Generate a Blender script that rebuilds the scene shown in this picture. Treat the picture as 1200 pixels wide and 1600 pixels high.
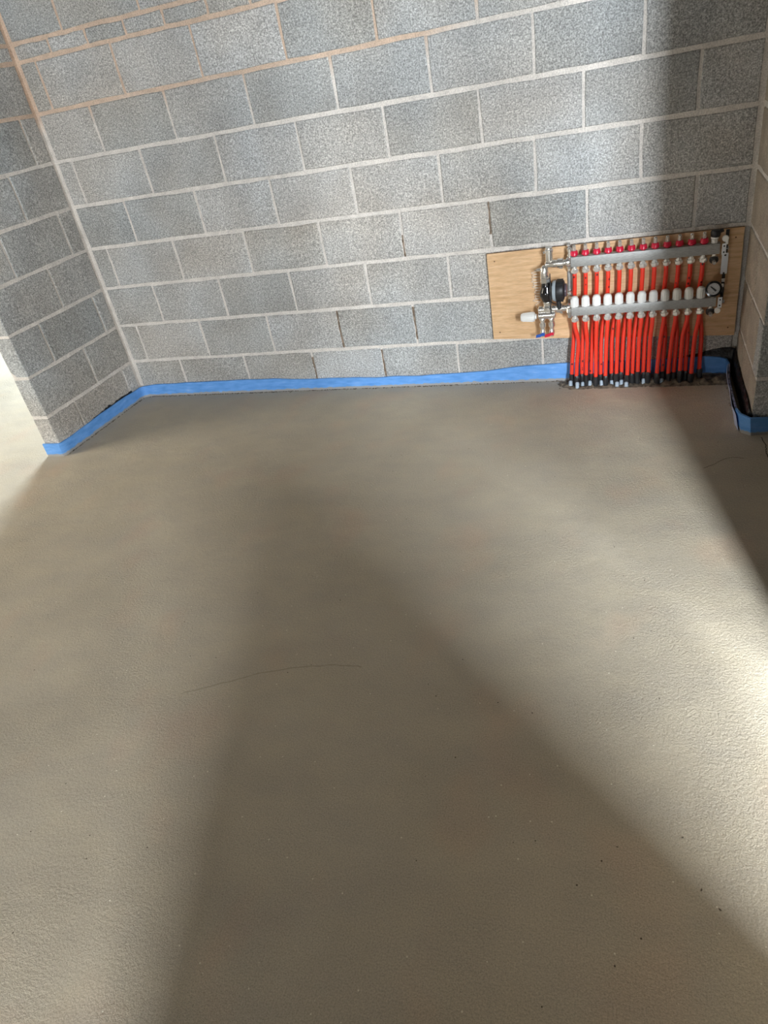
import bpy, bmesh, math, random
from mathutils import Vector, Matrix, noise
for o in list(bpy.data.objects): bpy.data.objects.remove(o)
S = bpy.context.scene
COL = S.collection
R = math.radians
rnd = random.Random(7)

# ------------------------------------------------------------ camera
cam_d = bpy.data.cameras.new('camera'); cam = bpy.data.objects.new('camera', cam_d); COL.objects.link(cam)
right = Vector((0.944761599, 0.281823422, -0.167335147))
down = Vector((0.022653709, -0.565470969, -0.824457029))
fwd = Vector((-0.326974510, 0.775124579, -0.540619604))
m = Matrix((( right.x, -down.x, -fwd.x, 2.19718), (right.y, -down.y, -fwd.y, -3.55054), (right.z, -down.z, -fwd.z, 1.58489), (0, 0, 0, 1)))
cam.matrix_world = m
cam_d.sensor_fit = 'HORIZONTAL'; cam_d.sensor_width = 36; cam_d.lens = 1084.195 / 1200 * 36
cam_d.clip_start = 0.05
S.camera = cam

# ------------------------------------------------------------ world, exposure, daylight
S.view_settings.view_transform = 'Standard'; S.view_settings.look = 'None'
S.view_settings.gamma = 1; S.view_settings.use_curve_mapping = False
S.view_settings.exposure = 0.0
W = bpy.data.worlds.new('sky'); S.world = W; W.use_nodes = True
W.node_tree.nodes['Background'].inputs[0].default_value = (0.78, 0.88, 1.0, 1)
W.node_tree.nodes['Background'].inputs[1].default_value = 0.35

def area(name, loc, aim, sx, sy, power, col=(1, 1, 1)):
    l = bpy.data.lights.new(name, 'AREA'); l.shape = 'RECTANGLE'; l.size = sx; l.size_y = sy
    l.energy = power; l.color = col
    o = bpy.data.objects.new(name, l); COL.objects.link(o); o.location = loc
    d = Vector(aim) - Vector(loc)
    o.rotation_euler = d.to_track_quat('-Z', 'Y').to_euler()
    return o
# daylight coming through the openings of the shell, plus an added low fill
for px_, pw_, pp_ in ((3.90, 0.66, 940), (4.78, 0.96, 560), (6.05, 1.30, 820)):      # three tall panes of the right-hand room
    area('daylight_right_room', (px_, -6.92, 2.25), (2.1, -0.6, 0.7), pw_, 1.6, pp_, (0.90, 0.955, 1.0))
area('daylight_rear', (2.75, -6.92, 1.75), (0.3, -1.4, 0.3), 0.7, 2.4, 320, (0.95, 0.98, 1.0))
area('added_fill_rear_low', (0.85, -6.92, 0.42), (0.9, 0.0, 1.0), 1.5, 0.55, 72, (0.94, 0.98, 1.0))  # added fill lamp that brightens the back wall
area('daylight_left_far', (-2.1, 3.1, 1.35), (-1.4, -0.5, 0.0), 1.3, 1.5, 480, (0.80, 0.92, 1.0))
area('daylight_left_side', (-2.58, -1.55, 1.45), (0.4, -1.4, 0.0), 0.85, 1.5, 43, (1.0, 0.90, 0.74))

# ------------------------------------------------------------ materials
def mat(name, col, rough=0.5, metal=0.0, build=None, spec=0.5):
    m_ = bpy.data.materials.new(name); m_.use_nodes = True
    nt = m_.node_tree; b = nt.nodes['Principled BSDF']
    b.inputs['Base Color'].default_value = (*col, 1); b.inputs['Roughness'].default_value = rough
    b.inputs['Metallic'].default_value = metal; b.inputs['Specular IOR Level'].default_value = spec
    if build: build(nt, b)
    return m_
class NT:
    def __init__(s, nt): s.nt = nt
    def n(s, t, **k):
        x = s.nt.nodes.new(t)
        for a, v in k.items(): setattr(x, a, v)
        return x
    def l(s, a, b): s.nt.links.new(a, b)
    def pos(s, scale=(1, 1, 1)):
        g = s.n('ShaderNodeNewGeometry'); mp = s.n('ShaderNodeMapping'); mp.inputs['Scale'].default_value = scale
        s.l(g.outputs['Position'], mp.inputs['Vector']); return mp.outputs[0]
    def noise(s, vec, scale, detail=3, rough=0.55):
        x = s.n('ShaderNodeTexNoise'); x.inputs['Scale'].default_value = scale; x.inputs['Detail'].default_value = detail
        x.inputs['Roughness'].default_value = rough; s.l(vec, x.inputs['Vector']); return x.outputs['Fac']
    def vor(s, vec, scale, rand=1.0):
        x = s.n('ShaderNodeTexVoronoi'); x.inputs['Scale'].default_value = scale; s.l(vec, x.inputs['Vector']); return x
    def ramp(s, fac, stops):
        x = s.n('ShaderNodeValToRGB'); e = x.color_ramp.elements
        while len(e) < len(stops): e.new(0.5)
        for i, (p, c) in enumerate(stops):
            e[i].position = p; e[i].color = (*c, 1) if len(c) == 3 else c
        s.l(fac, x.inputs[0]); return x.outputs[0]
    def mul(s, a, b, fac=1.0, mode='MULTIPLY'):
        x = s.n('ShaderNodeMix', data_type='RGBA', blend_type=mode)
        for sock, v in ((x.inputs[0], fac), (x.inputs[6], a), (x.inputs[7], b)):
            if hasattr(v, 'is_linked'): s.l(v, sock)
            elif isinstance(v, (int, float)): sock.default_value = v
            else: sock.default_value = (*v, 1)
        return x.outputs[2]
    def math(s, op, a, b=0.0):
        x = s.n('ShaderNodeMath', operation=op)
        for sock, v in ((x.inputs[0], a), (x.inputs[1], b)):
            if hasattr(v, 'is_linked'): s.l(v, sock)
            else: sock.default_value = v
        return x.outputs[0]
    def bump(s, h, dist, strength=1.0, normal=None):
        x = s.n('ShaderNodeBump'); x.inputs['Distance'].default_value = dist; x.inputs['Strength'].default_value = strength
        s.l(h, x.inputs['Height'])
        if normal: s.l(normal, x.inputs['Normal'])
        return x.outputs[0]

def g3(v): return (v, v, v)
def b_block(nt, b):
    t = NT(nt); P = t.pos()
    oi = t.n('ShaderNodeObjectInfo')
    base = t.ramp(oi.outputs['Random'], [(0, (0.34, 0.355, 0.36)), (0.3, (0.42, 0.428, 0.43)), (0.55, (0.37, 0.375, 0.37)), (0.8, (0.455, 0.465, 0.475)), (1, (0.40, 0.397, 0.385))])
    patch = t.ramp(t.noise(P, 3.2, 3), [(0.3, (0.90, 0.875, 0.845)), (0.7, (1.27, 1.24, 1.20))])
    c = t.mul(base, patch)
    tint = t.ramp(t.noise(P, 1.7, 2), [(0.35, (1.04, 1.0, 0.95)), (0.65, (0.96, 1.0, 1.04))])
    c = t.mul(c, tint)
    # pale bloom higher up the wall
    z = t.n('ShaderNodeSeparateXYZ'); t.l(P, z.inputs[0])
    fine = t.ramp(t.noise(P, 150, 3, 0.8), [(0.34, g3(0.45)), (0.5, g3(1.0)), (0.66, g3(1.65))])
    c = t.mul(c, fine, 0.8)
    med = t.ramp(t.noise(P, 75, 2, 0.6), [(0.35, g3(0.84)), (0.65, g3(1.16))])
    c = t.mul(c, med)
    pits = t.ramp(t.vor(P, 120).outputs['Distance'], [(0.08, g3(0.45)), (0.22, g3(1.0))])
    c = t.mul(c, pits, 0.55)
    t.l(c, b.inputs['Base Color'])
    h = t.math('ADD', t.noise(P, 170, 3, 0.7), t.math('MULTIPLY', t.noise(P, 45, 2), 0.6))
    t.l(t.bump(h, 0.006, 0.75), b.inputs['Normal'])
M_BLOCK = mat('concrete_block', (0.4, 0.4, 0.4), 0.95, build=b_block, spec=0.2)
def b_mortar(nt, b):
    t = NT(nt); P = t.pos()
    s = t.n('ShaderNodeSeparateXYZ'); t.l(P, s.inputs[0])
    # a tan batch of mortar was used above the sixth bed joint, fading to the right
    k = t.math('ADD', s.outputs[2], t.math('MULTIPLY', t.noise(P, 2.5, 2), 0.12))
    k = t.math('SUBTRACT', k, t.math('MULTIPLY', t.math('MAXIMUM', t.math('SUBTRACT', s.outputs[0], 1.3), 0.0), 0.35))
    f = t.ramp(k, [(0.0, g3(0)), (1.0, g3(1))]); rr = t.n('ShaderNodeMapRange'); t.l(k, rr.inputs[0])
    rr.inputs[1].default_value = 1.60; rr.inputs[2].default_value = 1.70
    c = t.mul((0.74, 0.70, 0.655), (0.66, 0.51, 0.40), rr.outputs[0], 'MIX')
    c = t.mul(c, t.ramp(t.noise(P, 14, 3), [(0.3, g3(0.86)), (0.7, g3(1.08))]))
    c = t.mul(c, t.ramp(t.noise(P, 160, 2), [(0.35, g3(0.82)), (0.6, g3(1.08))]))
    t.l(c, b.inputs['Base Color'])
    t.l(t.bump(t.noise(P, 60, 4, 0.7), 0.008, 0.8), b.inputs['Normal'])
M_MORTAR = mat('mortar', (0.6, 0.56, 0.5), 0.95, build=b_mortar, spec=0.15)
M_SMEAR = mat('block_smeared_with_mortar', (0.42, 0.36, 0.29), 0.95, build=lambda nt, b: (lambda t: (t.l(t.mul(t.ramp(t.noise(t.pos((1, 1, 1.5)), 8, 4, 0.6), [(0.3, (0.36, 0.315, 0.265)), (0.7, (0.50, 0.435, 0.355))]), t.ramp(t.noise(t.pos(), 170, 3, 0.7), [(0.35, g3(0.72)), (0.65, g3(1.22))])), b.inputs['Base Color']), t.l(t.bump(t.noise(t.pos(), 80, 4, 0.7), 0.006, 0.7), b.inputs['Normal'])))(NT(nt)), spec=0.15)
M_MORTAR_BROWN = mat('brown_mortar', (0.20, 0.155, 0.115), 0.95, build=lambda nt, b: (lambda t: t.l(t.mul((0.24, 0.185, 0.14), t.ramp(t.noise(t.pos(), 60, 3), [(0.35, g3(0.6)), (0.7, g3(1.5))])), b.inputs['Base Color']))(NT(nt)), spec=0.1)
def b_floor(nt, b):
    t = NT(nt); P = t.pos()
    c = t.ramp(t.noise(P, 1.3, 3), [(0.3, (0.475, 0.42, 0.325)), (0.7, (0.54, 0.485, 0.385))])
    c = t.mul(c, t.ramp(t.noise(t.pos((1, 1.6, 1)), 5.0, 4, 0.6), [(0.3, (0.93, 0.93, 0.95)), (0.7, (1.06, 1.05, 1.02))]))
    red = t.ramp(t.noise(t.pos((1.3, 1, 1)), 2.6, 2), [(0.55, (1, 1, 1)), (0.8, (1.07, 0.96, 0.93))])
    c = t.mul(c, red)
    c = t.mul(c, t.ramp(t.noise(P, 260, 3, 0.8), [(0.33, g3(0.62)), (0.5, g3(1.0)), (0.68, g3(1.3))]), 0.7)
    v = t.vor(P, 60)
    sp = t.math('LESS_THAN', v.outputs['Distance'], 0.13)
    sel = t.n('ShaderNodeSeparateColor'); t.l(v.outputs['Color'], sel.inputs[0])
    keep = t.math('GREATER_THAN', sel.outputs[0], 0.955)
    c = t.mul(c, (0.78, 0.74, 0.62), t.math('MULTIPLY', sp, keep), 'MIX')
    keep2 = t.math('LESS_THAN', sel.outputs[0], 0.012)
    c = t.mul(c, (0.10, 0.08, 0.055), t.math('MULTIPLY', sp, keep2), 'MIX')
    t.l(c, b.inputs['Base Color'])
    rough_area = t.ramp(t.noise(P, 2.2, 2), [(0.4, g3(0.25)), (0.7, g3(1.0))])
    h = t.math('MULTIPLY', t.noise(P, 110, 4, 0.75), rough_area)
    n1 = t.bump(h, 0.008, 0.85)
    n2 = t.bump(t.noise(P, 9, 3), 0.012, 0.25, n1)
    t.l(n2, b.inputs['Normal'])
    t.l(t.ramp(t.noise(P, 4, 2), [(0.3, g3(0.72)), (0.7, g3(0.9))]), b.inputs['Roughness'])
M_FLOOR = mat('sand_cement_screed', (0.42, 0.38, 0.32), 0.7, build=b_floor, spec=0.35)
def b_ply(nt, b):
    t = NT(nt); P = t.pos((0.8, 1, 9))
    w = t.noise(P, 9, 4, 0.6)
    c = t.ramp(w, [(0.25, (0.56, 0.335, 0.165)), (0.5, (0.70, 0.455, 0.25)), (0.75, (0.80, 0.56, 0.34))])
    c = t.mul(c, t.ramp(t.noise(t.pos((3, 1, 60)), 12, 2), [(0.35, g3(0.86)), (0.6, g3(1.05))]))
    t.l(c, b.inputs['Base Color'])
M_PLY = mat('plywood', (0.6, 0.4, 0.22), 0.55, build=b_ply)
M_PLY_EDGE = mat('plywood_edge', (0.16, 0.085, 0.04), 0.8)
def b_foam(nt, b):
    t = NT(nt); P = t.pos()
    c = t.ramp(t.noise(t.pos((1, 1, 4)), 12, 4), [(0.3, (0.095, 0.30, 0.72)), (0.62, (0.16, 0.40, 0.86)), (0.8, (0.32, 0.53, 0.88))])
    z = t.n('ShaderNodeSeparateXYZ'); t.l(P, z.inputs[0])
    dirt = t.n('ShaderNodeMapRange'); t.l(t.math('ADD', z.outputs[2], t.math('MULTIPLY', t.noise(P, 35, 3), -0.022)), dirt.inputs[0])
    dirt.inputs[1].default_value = 0.0; dirt.inputs[2].default_value = 0.006
    c = t.mul((0.36, 0.36, 0.36), c, dirt.outputs[0], 'MIX')
    t.l(c, b.inputs['Base Color'])
    t.l(t.bump(t.noise(P, 40, 2), 0.004, 0.5), b.inputs['Normal'])
M_FOAM = mat('blue_foam', (0.13, 0.36, 0.8), 0.55, build=b_foam)
M_FILM = mat('pale_film', (0.52, 0.60, 0.85), 0.4)
M_DPM = mat('black_polythene', (0.008, 0.008, 0.009), 0.38, build=lambda nt, b: (lambda t: t.l(t.bump(t.noise(t.pos(), 25, 3), 0.02, 0.8), b.inputs['Normal']))(NT(nt)))
M_NICKEL = mat('nickel', (0.88, 0.86, 0.82), 0.22, 0.9)
M_STEEL = mat('brushed_steel', (0.4, 0.4, 0.4), 0.45, 0.45, build=lambda nt, b: (lambda t: (t.l(t.mul((0.40, 0.405, 0.40), t.ramp(t.noise(t.pos((1, 1, 6)), 70, 2), [(0.35, g3(0.8)), (0.65, g3(1.1))])), b.inputs['Base Color'])))(NT(nt)))
M_BRACKET = mat('zinc_plate', (0.74, 0.77, 0.82), 0.45, 0.35)
M_WHITE = mat('white_plastic', (0.82, 0.82, 0.80), 0.35)
M_RED = mat('red_plastic', (0.62, 0.012, 0.05), 0.3)
M_BLUE = mat('blue_plastic', (0.012, 0.09, 0.42), 0.35)
M_BLACK = mat('black_plastic', (0.010, 0.010, 0.011), 0.12, spec=0.9)
M_MATTBLACK = mat('matt_black_plastic', (0.018, 0.018, 0.02), 0.45)
M_GREYLAB = mat('grey_label', (0.36, 0.42, 0.47), 0.4)
M_STICKER = mat('blue_sticker', (0.24, 0.44, 0.80), 0.45)
M_GLASS = mat('clear_plastic', (0.62, 0.54, 0.48), 0.12)
M_GLASS.node_tree.nodes['Principled BSDF'].inputs['Transmission Weight'].default_value = 0.3
M_DIAL = mat('dial_face', (0.46, 0.46, 0.48), 0.5)
M_BROWN = mat('smoked_plastic', (0.10, 0.08, 0.10), 0.2)
M_SLEEVE = mat('grey_conduit', (0.36, 0.44, 0.52), 0.5)
M_WIRE = mat('capillary_wire', (0.85, 0.80, 0.72), 0.35, 0.2)
def b_pipe(nt, b):
    t = NT(nt); P = t.pos()
    v = t.vor(t.pos((1, 1, 0.8)), 55); sel = t.n('ShaderNodeSeparateColor'); t.l(v.outputs['Color'], sel.inputs[0])
    k = t.math('MULTIPLY', t.math('LESS_THAN', v.outputs['Distance'], 0.26), t.math('GREATER_THAN', sel.outputs[0], 0.8))
    t.l(t.mul((0.80, 0.045, 0.022), (0.10, 0.01, 0.01), k, 'MIX'), b.inputs['Base Color'])
M_PIPE = mat('red_pipe_printed', (0.8, 0.045, 0.022), 0.38, build=b_pipe)
M_PIPE2 = mat('red_pipe', (0.80, 0.045, 0.022), 0.38)
M_CEIL = mat('joisted_ceiling_dark', (0.07, 0.06, 0.05), 0.9)
M_SHELL = mat('plain_block_shell', (0.115, 0.095, 0.07), 0.95)
M_FRAME = mat('window_frame_white', (0.75, 0.75, 0.75), 0.4)
M_CRUMB = mat('dark_screed_crumbs', (0.16, 0.125, 0.09), 0.95, build=lambda nt, b: (lambda t: t.l(t.ramp(t.noise(t.pos(), 50, 3), [(0.3, (0.05, 0.04, 0.03)), (0.7, (0.26, 0.21, 0.155))]), b.inputs['Base Color']))(NT(nt)))
M_CRACK = mat('crack_dark', (0.045, 0.035, 0.025), 1.0)

# ------------------------------------------------------------ helpers
def link(name, me, mats, parent=None, loc=None, smooth=None):
    o = bpy.data.objects.new(name, me); COL.objects.link(o)
    for mm in (mats if isinstance(mats, (list, tuple)) else [mats]): me.materials.append(mm)
    if loc is not None: o.location = loc
    if parent: o.parent = parent
    return o
def frombm(name, bm, mats, parent=None, loc=None, smooth=False, ang=35):
    bmesh.ops.recalc_face_normals(bm, faces=bm.faces)
    me = bpy.data.meshes.new(name); bm.to_mesh(me); bm.free()
    if smooth:
        me.polygons.foreach_set('use_smooth', [True] * len(me.polygons))
        try: me.set_sharp_from_angle(angle=R(ang))
        except Exception: pass
    return link(name, me, mats, parent, loc)
def tag(o, label=None, cat=None, group=None, kind=None):
    if label: o['label'] = label
    if cat: o['category'] = cat
    if group: o['group'] = group
    if kind: o['kind'] = kind
    return o
def empty(name, loc, label, cat, group=None):
    o = bpy.data.objects.new(name, None); COL.objects.link(o); o.location = loc; o.empty_display_size = 0.05
    return tag(o, label, cat, group)
def add_box(bm, lo, hi, mi=0, bev=0.0):
    x0, y0, z0 = lo; x1, y1, z1 = hi
    vs = [bm.verts.new(p) for p in ((x0, y0, z0), (x1, y0, z0), (x1, y1, z0), (x0, y1, z0), (x0, y0, z1), (x1, y0, z1), (x1, y1, z1), (x0, y1, z1))]
    fs = [bm.faces.new([vs[i] for i in q]) for q in ((0, 3, 2, 1), (4, 5, 6, 7), (0, 1, 5, 4), (1, 2, 6, 5), (2, 3, 7, 6), (3, 0, 4, 7))]
    for f in fs: f.material_index = mi
    if bev:
        es = list({e for f in fs for e in f.edges})
        bmesh.ops.bevel(bm, geom=es, offset=bev, segments=2, affect='EDGES', profile=0.6)
    return fs
def basis(a, b):
    a = Vector(a); b = Vector(b); d = (b - a).normalized()
    u = d.cross(Vector((0, 0, 1)));
    if u.length < 0.01: u = Vector((1, 0, 0))
    u.normalize(); v = d.cross(u); return a, d, u, v
def lathe(bm, a, b, prof, seg=16, mi=0, rot=0.0):
    """prof: list of (t along a->b in metres, radius)"""
    a, d, u, v = basis(a, b); rings = []
    for t, r in prof:
        c = a + d * t
        rings.append([bm.verts.new(c + (u * math.cos(rot + 2 * math.pi * i / seg) + v * math.sin(rot + 2 * math.pi * i / seg)) * r) for i in range(seg)])
    for p, q in zip(rings, rings[1:]):
        for i in range(seg):
            bm.faces.new((p[i], p[(i + 1) % seg], q[(i + 1) % seg], q[i])).material_index = mi
    bm.faces.new(rings[0]).material_index = mi; bm.faces.new(rings[-1][::-1]).material_index = mi
def cyl(bm, a, b, r, r2=None, seg=16, mi=0, ch=0.0, rot=0.0):
    L = (Vector(b) - Vector(a)).length; r2 = r if r2 is None else r2
    prof = [(0, r - ch), (ch, r), (L - ch, r2), (L, r2 - ch)] if ch else [(0, r), (L, r2)]
    lathe(bm, a, b, prof, seg, mi, rot)
def tube(bm, pts, r, seg=8, mi=0):
    pts = [Vector(p) for p in pts]; rings = []; pu = None
    for i, p in enumerate(pts):
        d = (pts[min(i + 1, len(pts) - 1)] - pts[max(i - 1, 0)]).normalized()
        if pu is None:
            pu = d.cross(Vector((0, 1, 0.3))).normalized()
        u = (pu - d * pu.dot(d)).normalized(); v = d.cross(u); pu = u
        rings.append([bm.verts.new(p + (u * math.cos(2 * math.pi * k / seg) + v * math.sin(2 * math.pi * k / seg)) * r) for k in range(seg)])
    for a, b in zip(rings, rings[1:]):
        for k in range(seg): bm.faces.new((a[k], a[(k + 1) % seg], b[(k + 1) % seg], b[k])).material_index = mi
    bm.faces.new(rings[0]).material_index = mi; bm.faces.new(rings[-1][::-1]).material_index = mi
def smooth_path(pts, n=6):
    pts = [Vector(p) for p in pts]; P = [pts[0] * 2 - pts[1]] + pts + [pts[-1] * 2 - pts[-2]]; out = []
    for i in range(1, len(P) - 2):
        for k in range(n):
            t = k / n; a, b, c, d = P[i - 1:i + 3]
            out.append(0.5 * ((2 * b) + (c - a) * t + (2 * a - 5 * b + 4 * c - d) * t * t + (3 * b - a - 3 * c + d) * t ** 3))
    out.append(pts[-1]); return out

# ------------------------------------------------------------ structure: shell and walls
ZB = [0.24 + 0.23349 * k for k in range(10)]          # bed joint heights of the 225 mm courses
BED, PERP = 0.0098, 0.0066                             # half thicknesses of the joints
H = 3.20
def slab(name, boxes, m_, kind='structure'):
    bm = bmesh.new()
    for lo, hi in boxes: add_box(bm, lo, hi)
    return tag(frombm(name, bm, m_), kind=kind)

def block_mesh(w, h, d, jit=0.0026, ins=0.004, dep=0.004):
    """uneven-edged masonry unit; local X along the wall, Z up, face at y=0 looking to -Y, body to y=d"""
    bm = bmesh.new(); n = 4 if w > 0.15 else 2; k = 2
    out = []
    for i in range(n): out.append((-w / 2 + w * i / n, -h / 2))
    for i in range(k): out.append((w / 2, -h / 2 + h * i / k))
    for i in range(n): out.append((w / 2 - w * i / n, h / 2))
    for i in range(k): out.append((-w / 2, h / 2 - h * i / k))
    out = [(x + rnd.uniform(-jit, jit), z + rnd.uniform(-jit, jit)) for x, z in out]
    tilt = rnd.uniform(-0.001, 0.001)
    def ring(s, y): return [bm.verts.new((x - math.copysign(min(s, abs(x)), x), y + (tilt * x / w if y < dep else 0), z - math.copysign(min(s, abs(z)) if abs(z) > h * 0.3 else 0, z))) for x, z in out]
    r0, r1, r2, r3 = ring(ins, 0), ring(0, dep), ring(0, d - dep), ring(ins, d)
    bm.faces.new(r0); N = len(out)
    for a, b in ((r0, r1), (r1, r2), (r2, r3)):
        for i in range(N): bm.faces.new((a[i], a[(i + 1) % N], b[(i + 1) % N], b[i]))
    bm.faces.new(r3[::-1])
    return bm
def lay(parent, name, origin, ang, a, b, z0, z1, depth, pa=PERP, pb=PERP, base=False, face=None):
    """place a unit between a and b (distance along the wall from origin), beds z0..z1"""
    a += pa; b -= pb; zl = z0 + (0.0 if base else BED); zh = z1 - BED
    if b - a < 0.02 or zh - zl < 0.02: return
    bm = block_mesh(b - a, zh - zl, depth)
    if face:
        for f in bm.faces:
            if f.calc_center_median().y < 0.003: f.material_index = 1
    o = frombm(name, bm, [M_BLOCK, face] if face else M_BLOCK, parent)
    c = (a + b) / 2; out = rnd.uniform(-0.0012, 0.0012)
    o.location = (origin[0] + math.cos(ang) * c + math.sin(ang) * out, origin[1] + math.sin(ang) * c - math.cos(ang) * out, (zl + zh) / 2)
    o.rotation_euler = (0, 0, ang)
    return o
BEDS = [0.0] + ZB[:8] + [ZB[7] + 0.0778]
BEDS += [BEDS[-1] + 0.23349 * k for k in range(1, 6)]    # row index 0..13 ; row 8 is the thin brick course
ZTOP = 2.64

wall_back = slab('wall_back', [((-0.965, 0.0055, 0.0), (3.6, 0.125, H))], M_MORTAR)
XA = {1: [-.690, -.235, .216, .657, 1.100, 1.550, 2.000, 2.455], 3: [-.698, -.242, .211, .658, 1.099, 1.549, 2.002, 2.464],
      5: [-.712, -.264, .193, .646, 1.096, 1.543, 1.992, 2.450], 7: [-.705, -.238, .219, .672, 1.118, 1.566, 2.010, 2.455],
      0: [-.463, -.006, .446, .881, 1.314, 1.772, 2.222], 2: [-.477, -.025, .422, .871, 1.319, 1.770, 2.220],
      4: [-.469, -.015, .437, .883, 1.329, 1.776, 2.232], 6: [-.478, -.022, .432, .880, 1.336, 1.791, 2.231],
      8: [-.586, -.357, -.128, .095, .332, .551, .776, 1.0, 1.226, 1.452, 1.678, 1.903, 2.128, 2.352, 2.578],
      9: [-.479, -.017, .430, .880, 1.330, 1.780, 2.230], 10: [-.705, -.238, .219, .672, 1.118, 1.566, 2.010, 2.455],
      11: [-.479, -.017, .430, .880, 1.330, 1.780, 2.230], 12: [-.705, -.238, .219, .672, 1.118, 1.566, 2.010, 2.455],
      13: [-.479, -.017, .430, .880, 1.330, 1.780, 2.230]}
XL, XR = -0.8187, 2.6934
for r in range(14):
    xs = [XL + 0.012] + XA[r] + [XR - 0.012]
    z1 = min(BEDS[r + 1], H - 0.02) 
    for a, b in zip(xs, xs[1:]):
        lay(wall_back, 'brick' if r == 8 else 'concrete_block', (0, 0), 0, a, b, BEDS[r], z1, 0.05, base=(r == 0))
# a few perpends pointed with brown mortar or left open
bm = bmesh.new()
for x, r, f0, f1 in ((0.657, 1, 0.0, 1.0), (1.100, 1, 0.1, 0.95), (0.446, 0, 0.2, 0.9), (0.881, 0, 0.1, 1.0), (1.549, 3, 0.3, 1.0), (1.099, 3, 0.0, .5)):
    z0 = BEDS[r] + BED + (ZB[1] - ZB[0] - 2 * BED) * f0; z1 = BEDS[r] + BED + (ZB[1] - ZB[0] - 2 * BED) * f1
    n = 8; L = []; 
    for i in range(n + 1):
        z = z0 + (z1 - z0) * i / n; w = rnd.uniform(0.003, 0.0062); c = x + rnd.uniform(-0.0012, 0.0012)
        L.append([bm.verts.new((c - w, 0.0045, z)), bm.verts.new((c + w, 0.0045, z)), bm.verts.new((c + w, 0.02, z)), bm.verts.new((c - w, 0.02, z))])
    for a, b in zip(L, L[1:]):
        for k in range(4): bm.faces.new((a[k], a[(k + 1) % 4], b[(k + 1) % 4], b[k]))
    bm.faces.new(L[0]); bm.faces.new(L[-1])
frombm('brown_mortar_joint', bm, M_MORTAR_BROWN, wall_back)

# left wall: from the back corner towards the camera, with a free end
SL = -0.0461; ANG_L = math.atan2(-1, SL) + math.pi          # unit direction of increasing y
LEND = 0.783
bm = bmesh.new()
def lpt(d, off, z):                                          # d = distance from the back wall, off = depth into the wall
    dx, dy = SL, -1.0; n = math.hypot(dx, dy); return (XL + dx * d - off * (1 / n), -d + off * (SL / n) * 0, z)
for (d0, d1) in ((-0.02, LEND - 0.006),):
    v = [bm.verts.new(lpt(d, o_, z)) for z in (0, H) for d, o_ in ((d0, 0.0055), (d1, 0.0055), (d1, 0.108), (d0, 0.108))]
    for q in ((0, 1, 2, 3), (7, 6, 5, 4), (0, 4, 5, 1), (1, 5, 6, 2), (2, 6, 7, 3), (3, 7, 4, 0)): bm.faces.new([v[i] for i in q])
wall_left = tag(frombm('wall_left', bm, M_MORTAR), kind='structure')
DL = {0: [.11, .56], 1: [.338], 2: [.113, .565], 3: [.352], 4: [.128, .572], 5: [.350], 6: [.129, .570], 7: [.352],
      8: [.11, .335, .56], 9: [.129, .57], 10: [.352], 11: [.129, .57], 12: [.352], 13: [.129, .57]}
ang = math.atan2(-1.0, SL)                                   # direction away from the back wall
# face must look to +X : local +X runs towards the camera would face -X, so lay from the free end to the corner
ang2 = math.atan2(1.0, -SL)                                  # running towards the back wall
n_ = math.hypot(1, SL)
org = (XL + SL * LEND, -LEND)
for r in range(14):
    ds = [0.012] + DL[r] + [LEND]
    for i, (a, b) in enumerate(zip(ds, ds[1:])):
        la, lb = (LEND - b) * n_, (LEND - a) * n_
        lay(wall_left, 'brick' if r == 8 else 'concrete_block', org, ang2, la, lb, BEDS[r], min(BEDS[r + 1], H - 0.02), 0.1135,
            pa=0.0 if b == LEND else PERP, base=(r == 0))

# right pier: side face at x=XR, front face at y=-0.612, quoined
YP = -0.612
wall_right = slab('wall_right', [((XR + 0.0055, YP + 0.0055, 0), (3.6, 0.005, H))], M_MORTAR)
for r in range(14):
    z0, z1 = BEDS[r], min(BEDS[r + 1], H - 0.02); odd = r % 2
    # side face looks to -X : local X runs towards -Y
    ends = [0.012, -YP] if not odd else [0.012, -YP - 0.1]
    cuts = ([0.012, 0.335, -YP] if r == 2 else [0.012, 0.20, -YP]) if not odd else [0.012, 0.27, -YP - 0.1]
    for a, b in zip(cuts, cuts[1:]):
        lay(wall_right, 'brick' if r == 8 else 'concrete_block', (XR, 0), -math.pi / 2, a, b, z0, z1, 0.1, pb=0.0 if (b == -YP) else PERP, base=(r == 0), face=M_SMEAR)
    x = XR if odd else XR + 0.1
    first = True
    while x < 3.55:
        nx = min(x + 0.45, 3.6)
        lay(wall_right, 'brick' if r == 8 else 'concrete_block', (0, YP), 0, x, nx, z0, z1, 0.1, pa=0.0 if (first and odd) else PERP, base=(r == 0))
        x = nx; first = False

# rest of the building around the frame, with some walls added to block light
floor = slab('floor', [((-4.5, -7.1, -0.12), (7.0, 3.3, 0.0))], M_FLOOR)
slab('ceiling', [((-4.5, -7.1, H), (7.0, 3.3, H + 0.12))], M_CEIL)
def wall_open_y(name, y0, y1, x0, x1, ops):
    bx = []; c = x0
    for a, b, zl, zh in ops:
        bx.append(((c, y0, 0), (a, y1, H)))
        if zl > 0.01: bx.append(((a, y0, 0), (b, y1, zl)))
        bx.append(((a, y0, zh), (b, y1, H))); c = b
    bx.append(((c, y0, 0), (x1, y1, H)))
    return slab(name, bx, M_SHELL)
wall_open_y('wall_front', -7.1, -7.0, -4.5, 7.0, [(0.08, 1.62, 0.12, 0.75), (2.4, 3.1, 0.5, 3.0), (3.55, 4.24, 1.4, 3.08), (4.29, 5.27, 1.4, 3.08), (5.39, 6.71, 1.4, 3.08)])  # the first, low opening is added for the fill lamp
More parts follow.
